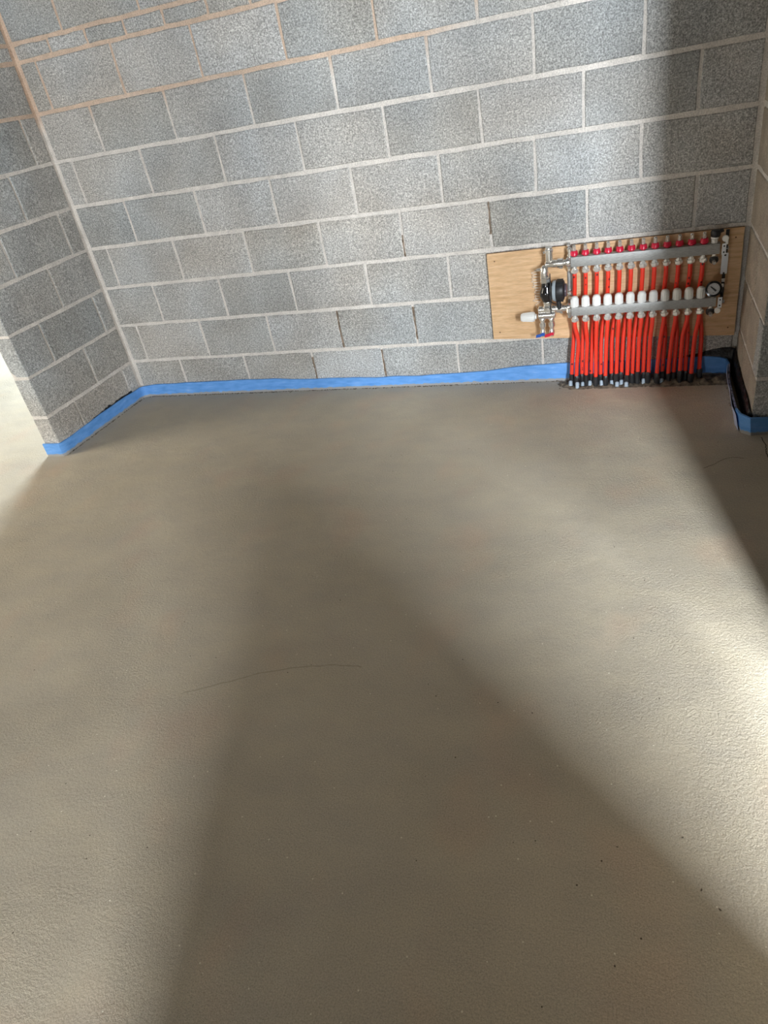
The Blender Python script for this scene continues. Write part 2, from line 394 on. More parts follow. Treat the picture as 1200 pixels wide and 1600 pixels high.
slab('light_shaping_wall_left', [((-1.32, -7.0, 0), (-1.22, -2.1, H)), ((-2.75, -7.0, 0), (-2.65, -2.0, H)), ((-2.75, -1.1, 0), (-2.65, -0.95, H)), ((-2.75, -2.0, 0), (-2.65, -1.1, 0.68)), ((-2.75, -2.0, 2.22), (-2.65, -1.1, H))], M_SHELL)  # unseen walls added to block and narrow the light from the left
wall_open_y('wall_far', 3.2, 3.3, -4.5, 7.0, [(-2.75, -1.45, 0.6, 2.1)])
slab('wall_outer_left', [((-4.6, -7.1, 0), (-4.5, -2.45, H)), ((-4.6, -1.05, 0), (-4.5, 3.3, H)), ((-4.6, -2.45, 0), (-4.5, -1.05, 0.75)), ((-4.6, -2.45, 2.75), (-4.5, -1.05, H))], M_SHELL)
slab('wall_outer_right', [((7.0, -7.1, 0), (7.1, 3.3, H))], M_SHELL)
slab('wall_hall', [((2.72, -2.15, 0), (7.0, -2.05, H))], M_SHELL)
slab('wall_near_right', [((2.72, -3.95, 0), (2.82, -3.10, H))], M_SHELL)
bm = bmesh.new()
v = [bm.verts.new((x, y, z)) for z in (0, H) for x, y in ((2.72, -3.95), (2.82, -3.95), (3.32, -7.0), (3.22, -7.0))]
for q in ((0, 1, 2, 3), (7, 6, 5, 4), (0, 4, 5, 1), (1, 5, 6, 2), (2, 6, 7, 3), (3, 7, 4, 0)): bm.faces.new([v[i] for i in q])
tag(frombm('light_blocking_partition', bm, M_SHELL), kind='structure')  # unseen partition added to keep right-room light out of the dark floor
slab('wall_rear', [((1.55, -3.95, 0), (2.72, -3.85, H))], M_SHELL)

# ------------------------------------------------------------ blue perimeter strip
import bisect
def interp(xs, ys, x):
    if x <= xs[0]: return ys[0]
    if x >= xs[-1]: return ys[-1]
    i = bisect.bisect(xs, x); t = (x - xs[i - 1]) / (xs[i] - xs[i - 1]); return ys[i - 1] + t * (ys[i] - ys[i - 1])
def strip_mesh(path, thick, step=0.03, wob=0.0, mats=(0, 0)):
    """path of (bx,by,tx,ty,tz); normal thickness towards the room (left of travel)"""
    pts = []
    for p, q in zip(path, path[1:]):
        L = math.hypot(q[0] - p[0], q[1] - p[1]); n = max(1, int(L / step))
        for i in range(n): pts.append([p[k] + (q[k] - p[k]) * i / n for k in range(5)])
    pts.append(list(path[-1])); bm = bmesh.new(); rings = []
    for i, p in enumerate(pts):
        a = pts[max(i - 1, 0)]; b = pts[min(i + 1, len(pts) - 1)]
        d = Vector((b[0] - a[0], b[1] - a[1])).normalized(); n = Vector((d.y, -d.x))
        z = p[4] + noise.noise(Vector((p[0] * 6, p[1] * 6, 1.3))) * wob
        w = noise.noise(Vector((p[0] * 9, p[1] * 9, 7.7))) * 0.003
        bx, by, tx, ty = p[0], p[1], p[2] + n.x * w, p[3] + n.y * w
        rings.append([bm.verts.new(v) for v in ((bx, by, -0.004), (bx + (tx - bx) * .5, by + (ty - by) * .5, z * .5), (tx, ty, z), (tx + n.x * thick, ty + n.y * thick, z - 0.001), (bx + (tx - bx) * .5 + n.x * thick, by + (ty - by) * .5 + n.y * thick, z * .5), (bx + n.x * thick, by + n.y * thick, -0.004))])
    for a, b in zip(rings, rings[1:]):
        for k in range(6):
            f = bm.faces.new((a[k], a[(k + 1) % 6], b[(k + 1) % 6], b[k])); f.material_index = mats[0] if k in (3, 4) else mats[1]
    bm.faces.new(rings[0]); bm.faces.new(rings[-1])
    return bm
def arc2(cx, cy, r, a0, a1, n, z):
    return [(cx + r * math.cos(R(a0 + (a1 - a0) * i / n)), cy + r * math.sin(R(a0 + (a1 - a0) * i / n))) + (cx + r * math.cos(R(a0 + (a1 - a0) * i / n)), cy + r * math.sin(R(a0 + (a1 - a0) * i / n)), z) for i in range(n + 1)]
def sp(x, y, z): return (x, y, x, y, z)
xe = XL + SL * LEND
path = [sp(xe - 0.115, -LEND - 0.003, .078), sp(xe - 0.004, -LEND - 0.003, .080), sp(xe + 0.003, -LEND + 0.008, .080)]
path += [sp(XL + SL * 0.53 + .003, -0.53, .079), sp(XL + SL * .28 + .003, -0.28, .082), sp(XL + .003, -0.055, .073)]
path += arc2(XL + 0.055, -0.055, 0.052, 180, 90, 6, .075)[1:]
path += [sp(x, -0.003, z) for x, z in ((-.70, .080), (-.416, .085), (.043, .084), (.47, .071), (.871, .062), (1.25, .063), (1.467, .072), (1.56, .086), (1.607, .090), (1.81, .096), (1.93, .094), (2.317, .095), (2.552, .100))]
path += [(2.62, -0.012, 2.62, -0.012, .096)]
path += [(2.66, -0.022, 2.655, -0.026, .092), (2.676, -0.06, 2.664, -0.07, .085), (2.672, -0.20, 2.652, -0.20, .072), (2.668, -0.40, 2.645, -0.40, .080), (2.664, -0.56, 2.645, -0.56, .086), (2.670, -0.615, 2.655, -0.620, .090), (2.700, -0.640, 2.688, -0.645, .084), (2.76, -0.625, 2.76, -0.628, .078), (3.55, -0.618, 3.55, -0.618, .078)]
M_LILAC = mat('lilac_film', (0.24, 0.29, 0.52), 0.5, build=lambda nt, b: (lambda t: t.l(t.ramp(t.noise(t.pos((1, 1, 2)), 45, 3), [(0.38, (0.05, 0.07, 0.14)), (0.5, (0.26, 0.31, 0.55)), (0.7, (0.42, 0.45, 0.66))]), b.inputs['Base Color']))(NT(nt)))
bm = strip_mesh(path, 0.008, wob=0.006)
for f in bm.faces:
    c_ = f.calc_center_median()
    if c_.x > 2.6 and -0.585 < c_.y < -0.075: f.material_index = 1
strip = frombm('perimeter_strip', bm, [M_FOAM, M_LILAC], smooth=True, ang=50)
tag(strip, 'bright blue foam edge strip running along the foot of the block walls', 'edge strip')
# loose pale film skirt peeling off the strip on the right side
fp = [(2.664, -0.075, 2.651, -0.085, .092), (2.661, -0.20, 2.640, -0.20, .080), (2.655, -0.40, 2.632, -0.40, .088), (2.648, -0.54, 2.630, -0.54, .084), (2.655, -0.60, 2.640, -0.605, .060)]
frombm('film_skirt', strip_mesh(fp, 0.0015, step=0.012, wob=0.025), [M_FILM, M_FILM], strip, smooth=True)['label'] = 'pale lilac torn film edge'

# black membrane behind the strip at the right corner
bm = bmesh.new()
mp = [(2.42, -.002, .094), (2.50, -.003, .112), (2.58, -.005, .128), (2.64, -.006, .138), (2.675, -.012, .140), (2.689, -.03, .135), (2.690, -.12, .118), (2.690, -.25, .112), (2.690, -.40, .108), (2.688, -.52, .112), (2.687, -.60, .104), (2.700, -.617, .078)]
pts = smooth_path(mp, 6); rows = []
for i, p in enumerate(pts):
    inn = Vector((-0.006, -0.004, 0)) if p.y > -0.02 else Vector((-0.012, 0.0, 0))
    w = noise.noise(p * 20) * 0.004
    rows.append([bm.verts.new((p.x, p.y, 0.0)), bm.verts.new((p.x + inn.x * .5, p.y + inn.y * .5 - abs(w) * 0.3, p.z * .5)), bm.verts.new((p.x, p.y, p.z + w)),
                 bm.verts.new((p.x + inn.x * .6, p.y + inn.y, p.z - 0.004 + w)), bm.verts.new((p.x + inn.x, p.y + inn.y, 0.02))])
for a, b in zip(rows, rows[1:]):
    for k in range(4): bm.faces.new((a[k], a[k + 1], b[k + 1], b[k]))
    bm.faces.new((a[4], a[0], b[0], b[4]))
tag(frombm('damp_proof_membrane', bm, M_DPM, smooth=True, ang=60), 'black polythene membrane crumpled behind the blue strip in the right corner', 'membrane')

# torn black scrap on top of the strip on the left wall
bm = bmesh.new()
rag = []
for i in range(34):
    a = 0.10 + 0.38 * i / 33; h_ = 0.003 + max(0.0, noise.noise(Vector((a * 38, 3.1, 0)))) * .030 * (1 if .15 < a < .45 else .3)
    rag.append([bm.verts.new((XL + SL * a + o_, -a, z_)) for o_, z_ in ((.0012, .070), (.0012, .081 + h_), (.0036, .081 + h_), (.0036, .070))])
for p, q in zip(rag, rag[1:]):
    for k in range(4): bm.faces.new((p[k], p[(k + 1) % 4], q[(k + 1) % 4], q[k]))
bm.faces.new(rag[0]); bm.faces.new(rag[-1])
tag(frombm('membrane_scrap', bm, M_DPM), 'black ragged edge of membrane showing above the blue strip on the left wall', 'membrane')

# ------------------------------------------------------------ screed crumbs and ridge
def crumbs(name, spots, label):
    bm = bmesh.new()
    for (x, y, r, z) in spots:
        mtx = Matrix.Translation((x, y, z)) @ Matrix.Rotation(rnd.uniform(0, 6), 4, 'Z') @ Matrix.Diagonal((r * rnd.uniform(.7, 1.3), r * rnd.uniform(.7, 1.3), r * rnd.uniform(.4, .8), 1))
        g = bmesh.ops.create_icosphere(bm, subdivisions=1, radius=1, matrix=mtx)
        for v in g['verts']: v.co += Vector((rnd.uniform(-1, 1), rnd.uniform(-1, 1), rnd.uniform(-1, 1))) * r * 0.18
    o = frombm(name, bm, M_CRUMB); return tag(o, label, 'crumbs', kind='stuff')
sp_ = []
for i in range(420):
    x = rnd.uniform(1.85, 2.66); r = rnd.uniform(.003, .010) * (1.4 if x > 2.3 else 1)
    sp_.append((x, -0.03 - abs(rnd.gauss(0, .035)), r, r * .2))
for i in range(60):
    y = -rnd.uniform(.03, .6); r = rnd.uniform(.001, .003); sp_.append((2.652 - abs(rnd.gauss(0, .003)), y, r, r * .2))
crumbs('screed_crumbs', sp_, 'dark loose screed crumbs around the pipe feet and the right corner')
sp_ = []
for i in range(520):
    x = rnd.uniform(-.76, 1.88); r = rnd.uniform(.0015, .0045); sp_.append((x, -0.013 - abs(rnd.gauss(0, .006)), r, r * .2))
for i in range(160):
    d = rnd.uniform(.04, .77); r = rnd.uniform(.0015, .0045); sp_.append((XL + SL * d + .014 + abs(rnd.gauss(0, .005)), -d, r, r * .2))
crumbs('screed_crumb_line', sp_, 'fine screed crumbs lying along the blue strip at the back and left walls')

bm = bmesh.new(); nx, ny = 90, 10; G = []
for i in range(nx + 1):
    x = 1.86 + (2.668 - 1.86) * i / nx; row = []
    for j in range(ny + 1):
        y = -.012 - .125 * j / ny
        env = math.sin(math.pi * min(1, j / ny)) ** .7 * min(1, i / 6) * (0.55 if x < 2.30 else 1.0) * min(1, (nx - i) / 4 + .2)
        h_ = env * (.018 + .020 * noise.noise(Vector((x * 30, y * 30, 0))) + .010 * noise.noise(Vector((x * 90, y * 90, 4))))
        row.append(bm.verts.new((x, y, max(-.002, h_ - .003))))
    G.append(row)
for i in range(nx):
    for j in range(ny): bm.faces.new((G[i][j], G[i + 1][j], G[i + 1][j + 1], G[i][j + 1]))
r_ = bmesh.ops.extrude_face_region(bm, geom=bm.faces[:])
for v in [v for v in r_['geom'] if isinstance(v, bmesh.types.BMVert)]: v.co.z = -.004
tag(frombm('screed_ridge', bm, M_CRUMB, smooth=True, ang=70), 'low lumpy dark ridge of wet screed around the feet of the red pipes', 'screed', kind='stuff')

# hairline marks in the floor, real shallow strips
def hair(name, pts, w, m_=M_CRACK, label=None):
    bm = bmesh.new(); P = smooth_path(pts, 8); rows = []
    for i, p in enumerate(P):
        d = (P[min(i + 1, len(P) - 1)] - P[max(i - 1, 0)]).normalized(); n = Vector((-d.y, d.x, 0))
        ww = w * (0.35 + 0.65 * abs(math.sin(i * 1.7))) ; j = n * rnd.uniform(-w, w) * .8
        rows.append([bm.verts.new(Vector((p.x, p.y, 0.0004)) + n * ww + j), bm.verts.new(Vector((p.x, p.y, 0.0004)) - n * ww + j), bm.verts.new(Vector((p.x, p.y, -0.003)) + j)])
    for a, b in zip(rows, rows[1:]):
        for k in range(3): bm.faces.new((a[k], a[(k + 1) % 3], b[(k + 1) % 3], b[k]))
    o = frombm(name, bm, m_, floor)
    if label: o['label'] = label
hair('hairline_crack', [(2.495, -.915, 0), (2.535, -.885, 0), (2.575, -.845, 0), (2.61, -.83, 0), (2.65, -.835, 0)], 0.0012)
hair('joint_gap', [(2.735, -.66, 0), (2.742, -.73, 0), (2.738, -.80, 0), (2.745, -.88, 0)], 0.0022, label='dark gap in the screed beside the right pier')
M_ARC = mat('trowel_arc', (0.385, 0.335, 0.25), 0.9)
hair('trowel_arc', [(0.86, -2.33, 0), (0.98, -2.27, 0), (1.12, -2.20, 0), (1.30, -2.15, 0), (1.42, -2.14, 0)], 0.0030, M_ARC)
bm = bmesh.new()
for (x, y, r) in ((2.372, -2.665, .004), (2.405, -2.70, .004), (2.34, -2.55, .003), (2.60, -1.66, .004), (2.44, -1.38, .003), (1.24, -1.84, .004), (2.20, -2.6, .003)):
    mtx = Matrix.Translation((x, y, 0.001)) @ Matrix.Rotation(rnd.uniform(0, 6), 4, 'Z') @ Matrix.Diagonal((r, r * .5, r * .35, 1))
    bmesh.ops.create_icosphere(bm, subdivisions=1, radius=1, matrix=mtx)
tag(frombm('floor_grit', bm, M_CRUMB), 'tiny dark grains of grit scattered on the open screed floor', 'grit', kind='stuff')

# ------------------------------------------------------------ plywood backing board
bm = bmesh.new()
def quadprism(bm, c, y0, y1, mi=0, mside=1):
    v0 = [bm.verts.new((x, y0, z)) for x, z in c]; v1 = [bm.verts.new((x, y1, z)) for x, z in c]
    bm.faces.new(v0).material_index = mi; bm.faces.new(v1[::-1]).material_index = mi
    for j in range(len(c)): bm.faces.new((v0[j], v0[(j + 1) % len(c)], v1[(j + 1) % len(c)], v1[j])).material_index = mside
quadprism(bm, [(1.524, 0.255), (2.676, 0.205), (2.672, 0.702), (1.524, 0.694)], -0.0195, -0.0035)
ply = tag(frombm('plywood_board', bm, [M_PLY, M_PLY_EDGE]), 'rectangular pale brown plywood board fixed low on the back wall behind the manifold', 'board')
for x, z in ((1.56, .655), (2.64, .66), (1.56, .29), (2.645, .245)):
    bm = bmesh.new(); cyl(bm, (x, -.0200, z), (x, -.0185, z), .0035, seg=10); frombm('screw_head', bm, M_PLY_EDGE, ply)

# ------------------------------------------------------------ manifold
NP = 12; PX = [1.947 + 0.0509 * i for i in range(NP)]
YT, YB = -0.075, -0.108; ZT, ZBR = 0.637, 0.409
man = empty('underfloor_heating_manifold', (2.2, -0.02, 0.40), 'nickel underfloor heating manifold with two steel bars, pump and valves on the plywood board', 'manifold')
def part(name, bm, m_, parent=man, smooth=True, label=None, ang=35):
    o = frombm(name, bm, m_, None, smooth=smooth, ang=ang)
    o.parent = parent
    pw = parent.matrix_world if parent.type != 'EMPTY' else Matrix.Translation(parent.location)
    # parts are modelled in world coordinates
    off = Vector((0, 0, 0)); q = parent
    while q is not None: off += Vector(q.location); q = q.parent
    o.location = -off
    if label: o['label'] = label
    return o
def bar(y, z, h, d):
    bm = bmesh.new(); add_box(bm, (1.932, y - d / 2, z - h / 2), (2.572, y + d / 2, z + h / 2), 0, bev=0.0035); return bm
part('manifold_bar', bar(YT, ZT, .046, .040), M_STEEL, label='upper grey steel bar under the flow meters')
part('manifold_bar', bar(YB, ZBR, .042, .038), M_STEEL, label='lower grey steel bar under the white caps')
def localpart(name, build, m_, x0=PX[0], smooth=True, **k):
    bm = bmesh.new(); build(bm); return part(name, bm, m_, smooth=smooth, **k)
# flow meters
def fm_body(bm):
    x, y, z = PX[0], YT, ZT + .022
    cyl(bm, (x, y, z), (x, y, z + .006), .011, seg=12)
    cyl(bm, (x, y, z + .005), (x, y, z + .026), .0185, .0155, seg=16, ch=.002)
def fm_glass(bm):
    x, y, z = PX[0], YT, ZT + .048
    cyl(bm, (x, y, z - .001), (x, y, z + .022), .0085, .0078, seg=10, ch=.001)
def fm_cap(bm):
    x, y, z = PX[0], YT, ZT + .070; cyl(bm, (x, y, z - .001), (x, y, z + .003), .0078, .006, seg=10)
    cyl(bm, (x, y - .0085, z - .018), (x, y - .0085, z - .003), .002, seg=6)
fm = part('flow_meter', (lambda b: (fm_body(b), b)[1])(bmesh.new()), M_RED)
fg = part('sight_glass', (lambda b: (fm_glass(b), b)[1])(bmesh.new()), M_GLASS, fm)
fc = part('float_pin', (lambda b: (fm_cap(b), b)[1])(bmesh.new()), M_NICKEL, fm)
def rep(o, n, kids=(), dx=0.0509):
    for i in range(1, n):
        c = o.copy(); COL.objects.link(c); c.location.x += dx * i
        for q in kids:
            d = q.copy(); COL.objects.link(d); d.parent = c
rep(fm, NP, (fg, fc))
# white actuator caps
def cap_bm():
    b = bmesh.new(); x, y, z = PX[0], YB, ZBR + .018
    lathe(b, (x, y, z), (x, y, z + .1), [(0, .015), (.002, .0180), (.020, .0185), (.040, .0180), (.048, .0155), (.052, .011), (.0535, .004)], 14)
    for k in range(14):
        a = 2 * math.pi * k / 14
        cyl(b, (x + .0178 * math.cos(a), y + .0178 * math.sin(a), z + .003), (x + .0178 * math.cos(a), y + .0178 * math.sin(a), z + .040), .0018, .0014, seg=5)
    return b
cp = part('valve_cap', cap_bm(), M_WHITE, label='white ribbed plastic cap'); rep(cp, NP)
# connector nuts
def nut_bm(y, z):
    b = bmesh.new(); x = PX[0]
    cyl(b, (x, y, z), (x, y, z - .012), .009, seg=12)
    cyl(b, (x, y, z - .008), (x, y, z - .018), .0135, seg=12)
    cyl(b, (x, y, z - .016), (x, y, z - .032), .0185, seg=6, ch=.002, rot=.3)
    cyl(b, (x, y, z - .031), (x, y, z - .036), .0135, .0120, seg=12)
    return b
M_NUT = mat('bright_nickel', (0.92, 0.91, 0.88), 0.25, 0.7)
n1 = part('compression_nut', nut_bm(YT, ZT - .022), M_NUT, smooth=False); rep(n1, NP)
n2 = part('compression_nut', nut_bm(YB, ZBR - .020), M_NUT, smooth=False); rep(n2, NP)

# brackets
def holes(b, x, y, zs, r=.0035):
    for z in zs: cyl(b, (x, y - .0006, z), (x, y + .001, z), r, seg=10)
def plate(b, x, y, w, z0, z1, t=.003):
    add_box(b, (x - w / 2, y - t, z0), (x + w / 2, y, z1), bev=0.0008)
b = bmesh.new(); plate(b, 2.604, -.026, .014, .375, .700)
for zc in (ZT, ZBR): add_box(b, (2.596, -.10, zc - .010), (2.602, -.03, zc + .010))
rb = part('bracket', b, M_MATTBLACK, smooth=False, label='dark rail with pale zinc plates at the right end')
for zc, yy in ((ZT, YT - .028), (ZBR, YB - .026)):
    b = bmesh.new(); plate(b, 2.5865, yy, .017, zc - .024, zc + .024)
    pl = part('clamp_plate', b, M_BRACKET, rb, smooth=False)
    for zz in (zc - .013, zc + .013):
        b = bmesh.new(); holes(b, 2.5865, yy - .003, (zz,), .0036); part('bolt', b, M_MATTBLACK, rb, smooth=False)
    b = bmesh.new(); cyl(b, (2.590, yy + .01, zc), (2.606, yy + .01, zc), .008, seg=6); part('clamp_bolt', b, M_STEEL, rb, smooth=False)
b = bmesh.new(); lathe(b, (2.590, -.104, .680), (2.590, -.09, .680), [(0, .012), (.004, .0135), (.012, .0135)], 14); add_box(b, (2.590, -.103, .655), (2.602, -.092, .680), bev=.002)
part('hook', b, M_WHITE, rb)
b = bmesh.new(); lathe(b, (2.580, -.140, .372), (2.580, -.125, .372), [(0, .011), (.004, .013), (.012, .013)], 14); part('bracket_foot', b, M_WHITE, rb)
b = bmesh.new(); add_box(b, (2.5925, -.0350, .515), (2.6115, -.0335, .562)); part('sticker', b, M_STICKER, rb, smooth=False, label='small blue sticker on the bracket')
b = bmesh.new(); plate(b, 2.602, -.0332, .027, .507, .600); part('bracket_tongue', b, M_BRACKET, rb, smooth=False)
b = bmesh.new(); holes(b, 2.602, -.0365, (.591,), .0045); part('bolt', b, M_MATTBLACK, rb, smooth=False)
b = bmesh.new(); holes(b, 2.602, -.0365, (.511,), .0040); part('bolt', b, M_MATTBLACK, rb, smooth=False)
for zz, ww in ((.478, .014), (.455, .010)):
    b = bmesh.new(); plate(b, 2.603, -.034, ww, zz - .008, zz + .008); part('clip', b, M_BRACKET, rb, smooth=False)
b = bmesh.new(); plate(b, 1.925, -.032, .022, .365, .70); plate(b, 1.925, -.024, .030, .40, .65)
for zc in (ZT, ZBR): add_box(b, (1.921, -.10, zc - .012), (1.929, -.03, zc + .012))
lb = part('bracket', b, M_STEEL, smooth=False, label='grey steel wall bracket beside the pump')
for z, r in ((.590, .009), (.478, .012), (.455, .009), (.705, .010)):
    b = bmesh.new(); lathe(b, (1.920, -.034, z), (1.920, -.07, z), [(0, r), (.014, r), (.019, r * .6)], 8); part('bolt', b, M_NICKEL, lb)

# end fittings, right: air vent, drain cocks, gauge
b = bmesh.new(); x = 2.548
cyl(b, (x, YT, .658), (x, YT, .668), .012, .015, seg=14); cyl(b, (x, YT, .668), (x, YT, .675), .0145, seg=14); cyl(b, (x, YT, .677), (x, YT, .687), .0165, seg=14, ch=.001)
av = part('air_vent', b, M_WHITE, label='automatic air vent with black cap')
b = bmesh.new(); lathe(b, (x + .003, YT, .686), (x + .003, YT, .8), [(0, .017), (.005, .020), (.024, .0205), (.028, .018), (.030, .010)], 16); cyl(b, (x + .018, YT, .706), (x + .034, YT, .712), .008, seg=8)
part('vent_cap', b, M_MATTBLACK, av)
for (yy, zz) in ((YT, ZT - .022), (YB, ZBR - .020)):
    b = bmesh.new(); x = 2.552
    cyl(b, (x, yy, zz), (x, yy, zz - .010), .010, seg=12); cyl(b, (x, yy, zz - .009), (x, yy, zz - .024), .014, .0125, seg=12, ch=.001); cyl(b, (x, yy - .012, zz - .030), (x, yy - .034, zz - .036), .0095, .008, seg=12, ch=.001)
    dc = part('drain_cock', b, M_NICKEL)
    b = bmesh.new(); lathe(b, (x, yy + .005, zz - .024), (x, yy - .04, zz - .040), [(0, .016), (.004, .019), (.014, .019), (.018, .015)], 14); part('drain_collar', b, M_MATTBLACK, dc)
gc = Vector((2.556, -.135, .473)); gd = Vector((-.10, -1, .28)).normalized()
b = bmesh.new(); lathe(b, gc - gd * .022, gc + gd, [(0, .022), (.004, .033), (.020, .035), (.026, .0345), (.027, .0265), (.0235, .026)], 28)
gg = part('pressure_gauge', b, M_BLACK, label='round black pressure gauge with pale dial')
b = bmesh.new(); lathe(b, gc, gc + gd, [(0.0, .0255), (.0022, .0255)], 28); part('dial', b, M_DIAL, gg, smooth=False)
u = gd.cross(Vector((0, 0, 1))).normalized(); v = u.cross(gd).normalized()
if u.x < 0: u = -u
b = bmesh.new()
def onb(a, r0, r1, w, h=.0026):
    d = u * math.cos(a) + v * math.sin(a); n = u * -math.sin(a) + v * math.cos(a)
    q = [gc + gd * h + d * r0 - n * w, gc + gd * h + d * r1 - n * w * .5, gc + gd * h + d * r1 + n * w * .5, gc + gd * h + d * r0 + n * w]
    v0 = [b.verts.new(p) for p in q]; v1 = [b.verts.new(p + gd * .0008) for p in q]
    b.faces.new(v0[::-1]); b.faces.new(v1)
    for j in range(4): b.faces.new((v0[j], v0[(j + 1) % 4], v1[(j + 1) % 4], v1[j]))
onb(R(140), -.014, .017, .0042, .0035)
for k in range(11): onb(R(-45 + 27 * k), .019, .0225, .0007)
onb(R(270), .016, .018, .004, .0024)
part('gauge_needle', b, M_MATTBLACK, gg, smooth=False)
b = bmesh.new(); cyl(b, (2.556, -.115, .428), (2.556, -.118, .452), .0085, seg=12); cyl(b, (2.556, -.115, .430), (2.556, -.115, .436), .011, seg=6); part('gauge_stem', b, M_NICKEL, gg)

# mixing and pump set, left
b = bmesh.new(); y = -.085
lathe(b, (1.832, y, .645), (1.832, y, 1), [(0, .013), (.006, .0145), (.008, .0175), (.046, .0175), (.048, .0205), (.058, .0205), (.060, .017), (.068, .0165), (.071, .012)], 18)
cyl(b, (1.806, y, .690), (1.820, y, .694), .0065, seg=10)
part('safety_valve', b, M_NICKEL, label='upright nickel valve above the pump')
b = bmesh.new()
lathe(b, (1.812, y, .637), (2, y, .637), [(0, .012), (.004, .0165), (.030, .0165), (.034, .0185), (.050, .0185), (.052, .0165), (.056, .0165), (.058, .0215), (.084, .0215), (.086, .015), (.096, .0145), (.100, .021), (.112, .021), (.120, .016)], 16)
cyl(b, (1.886, y, .619), (1.886, y, .612), .010, seg=8)
part('union_connector', b, M_NICKEL, label='nickel union joining the pump to the upper bar')
b = bmesh.new()
lathe(b, (1.808, y - .01, .575), (1.808, y - .01, 1), [(0, .019), (.004, .021), (.030, .020), (.048, .017), (.057, .012), (.061, .006)], 16)
cyl(b, (1.800, y - .01, .617), (1.772, y - .012, .617), .010, .006, seg=10, ch=.001); cyl(b, (1.772, y - .012, .617), (1.762, y - .013, .614), .003, seg=6)
part('elbow_valve', b, M_NICKEL)
b = bmesh.new(); cyl(b, (1.812, y - .01, .580), (1.812, y - .01, .553), .026, seg=6, ch=.002, rot=.25); part('union_nut', b, M_NICKEL, smooth=False)
b = bmesh.new()
lathe(b, (1.815, y - .01, .556), (1.815, y - .01, 0), [(0, .023), (.010, .024), (.030, .026), (.044, .033), (.062, .035), (.074, .030), (.090, .023), (.100, .019)], 22)
pb = part('pump_body', b, M_BLACK, label='glossy black rounded pump housing')
b = bmesh.new(); lathe(b, (1.832, y - .018, .512), (2, y - .022, .512), [(0, .034), (.012, .040), (.028, .049), (.060, .049), (.067, .045), (.071, .032)], 26)
for k in range(6):
    a = R(60 * k + 15); cyl(b, (1.866, y - .018 + .0495 * math.cos(a), .512 + .0495 * math.sin(a)), (1.896, y - .02 + .0495 * math.cos(a), .512 + .0495 * math.sin(a)), .004, seg=6)
pm = part('pump_motor', b, M_MATTBLACK)
b = bmesh.new(); lathe(b, (1.846, y - .0185, .512), (2, y - .0205, .512), [(0, .0425), (.001, .0465), (.015, .0505), (.016, .0490)], 26); part('motor_label', b, M_GREYLAB, pm, label='pale grey label band on the pump')
b = bmesh.new(); lathe(b, (1.901, y - .02, .512), (2, y - .022, .512), [(0, .024), (.003, .031), (.010, .031), (.013, .024)], 20); part('speed_dial', b, M_BROWN, pm)
b = bmesh.new(); cyl(b, (1.872, y - .03, .466), (1.876, y - .032, .425), .0115, .0095, seg=12, ch=.002); part('cable_gland', b, M_MATTBLACK, pm)
b = bmesh.new()
tube(b, smooth_path([(1.836, y - .030, .60), (1.838, y - .046, .56), (1.842, y - .052, .51), (1.838, y - .050, .46), (1.836, y - .040, .43), (1.835, y - .03, .405)], 6), .0024, 6)
tube(b, smooth_path([(1.848, y - .046, .548), (1.838, y - .05, .53), (1.834, y - .05, .50), (1.842, y - .05, .468), (1.858, y - .04, .455), (1.868, y - .03, .447)], 6), .0024, 6)
part('sensor_cable', b, M_MATTBLACK, label='thin black cable looping over the pump')
b = bmesh.new()
lathe(b, (1.818, y - .01, .462), (1.818, y - .01, 0), [(0, .023), (.004, .024), (.012, .021), (.020, .020), (.028, .026), (.038, .026)], 16); part('lower_tee', b, M_NICKEL)
b = bmesh.new()
lathe(b, (1.772, y - .01, .422), (2, y - .01, .422), [(0, .014), (.004, .0185), (.050, .0185), (.052, .020), (.060, .020), (.062, .0175), (.080, .0175), (.082, .016), (.086, .016), (.090, .0215), (.114, .0215), (.116, .0145), (.134, .0145), (.138, .021), (.150, .021), (.158, .016)], 16)
cyl(b, (1.883, y - .01, .404), (1.883, y - .01, .397), .010, seg=8)
part('mixing_valve', b, M_NICKEL, label='horizontal nickel mixing valve under the pump')
b = bmesh.new()
lathe(b, (1.770, y - .014, .394), (2, y - .014, .394), [(0, .012), (.004, .018), (.030, .019), (.070, .019), (.082, .018), (.086, .012)], 16)
part('valve_chest', b, M_NICKEL)
b = bmesh.new()
lathe(b, (1.762, y - .014, .389), (1.60, y - .014, .389), [(0, .012), (.006, .0135), (.010, .0225), (.014, .024), (.070, .0195), (.076, .018), (.078, .012)], 20)
for k in range(16):
    a = 2 * math.pi * k / 16
    cyl(b, (1.744, y - .014 + .0235 * math.cos(a), .389 + .0235 * math.sin(a)), (1.692, y - .014 + .0192 * math.cos(a), .389 + .0192 * math.sin(a)), .0016, seg=5)
part('thermostatic_head', b, M_WHITE, label='white thermostatic head pointing left')
for x, m_, nm in ((1.790, M_BLUE, 'blue'), (1.834, M_RED, 'red')):
    b = bmesh.new()
    lathe(b, (x, y - .012, .386), (x, y - .012, 0), [(0, .011), (.006, .015), (.018, .015), (.020, .011), (.028, .011), (.030, .0165), (.050, .0165), (.053, .012), (.066, .0105), (.074, .014), (.090, .014), (.094, .010), (.102, .009)], 14)
    dv = part('drain_valve', b, M_NICKEL)
    b = bmesh.new()
    add_box(b, (x - .006, y - .034, .294), (x + .010, y - .026, .308), bev=.002)
    c = [(x - .034, .286), (x - .032, .300), (x - .012, .304), (x - .002, .309), (x + .002, .298), (x - .012, .289)]
    quadprism(b, c, y - .036, y - .028, 0, 0)
    part('lever_handle', b, m_, dv, smooth=False, label=nm + ' lever handle')
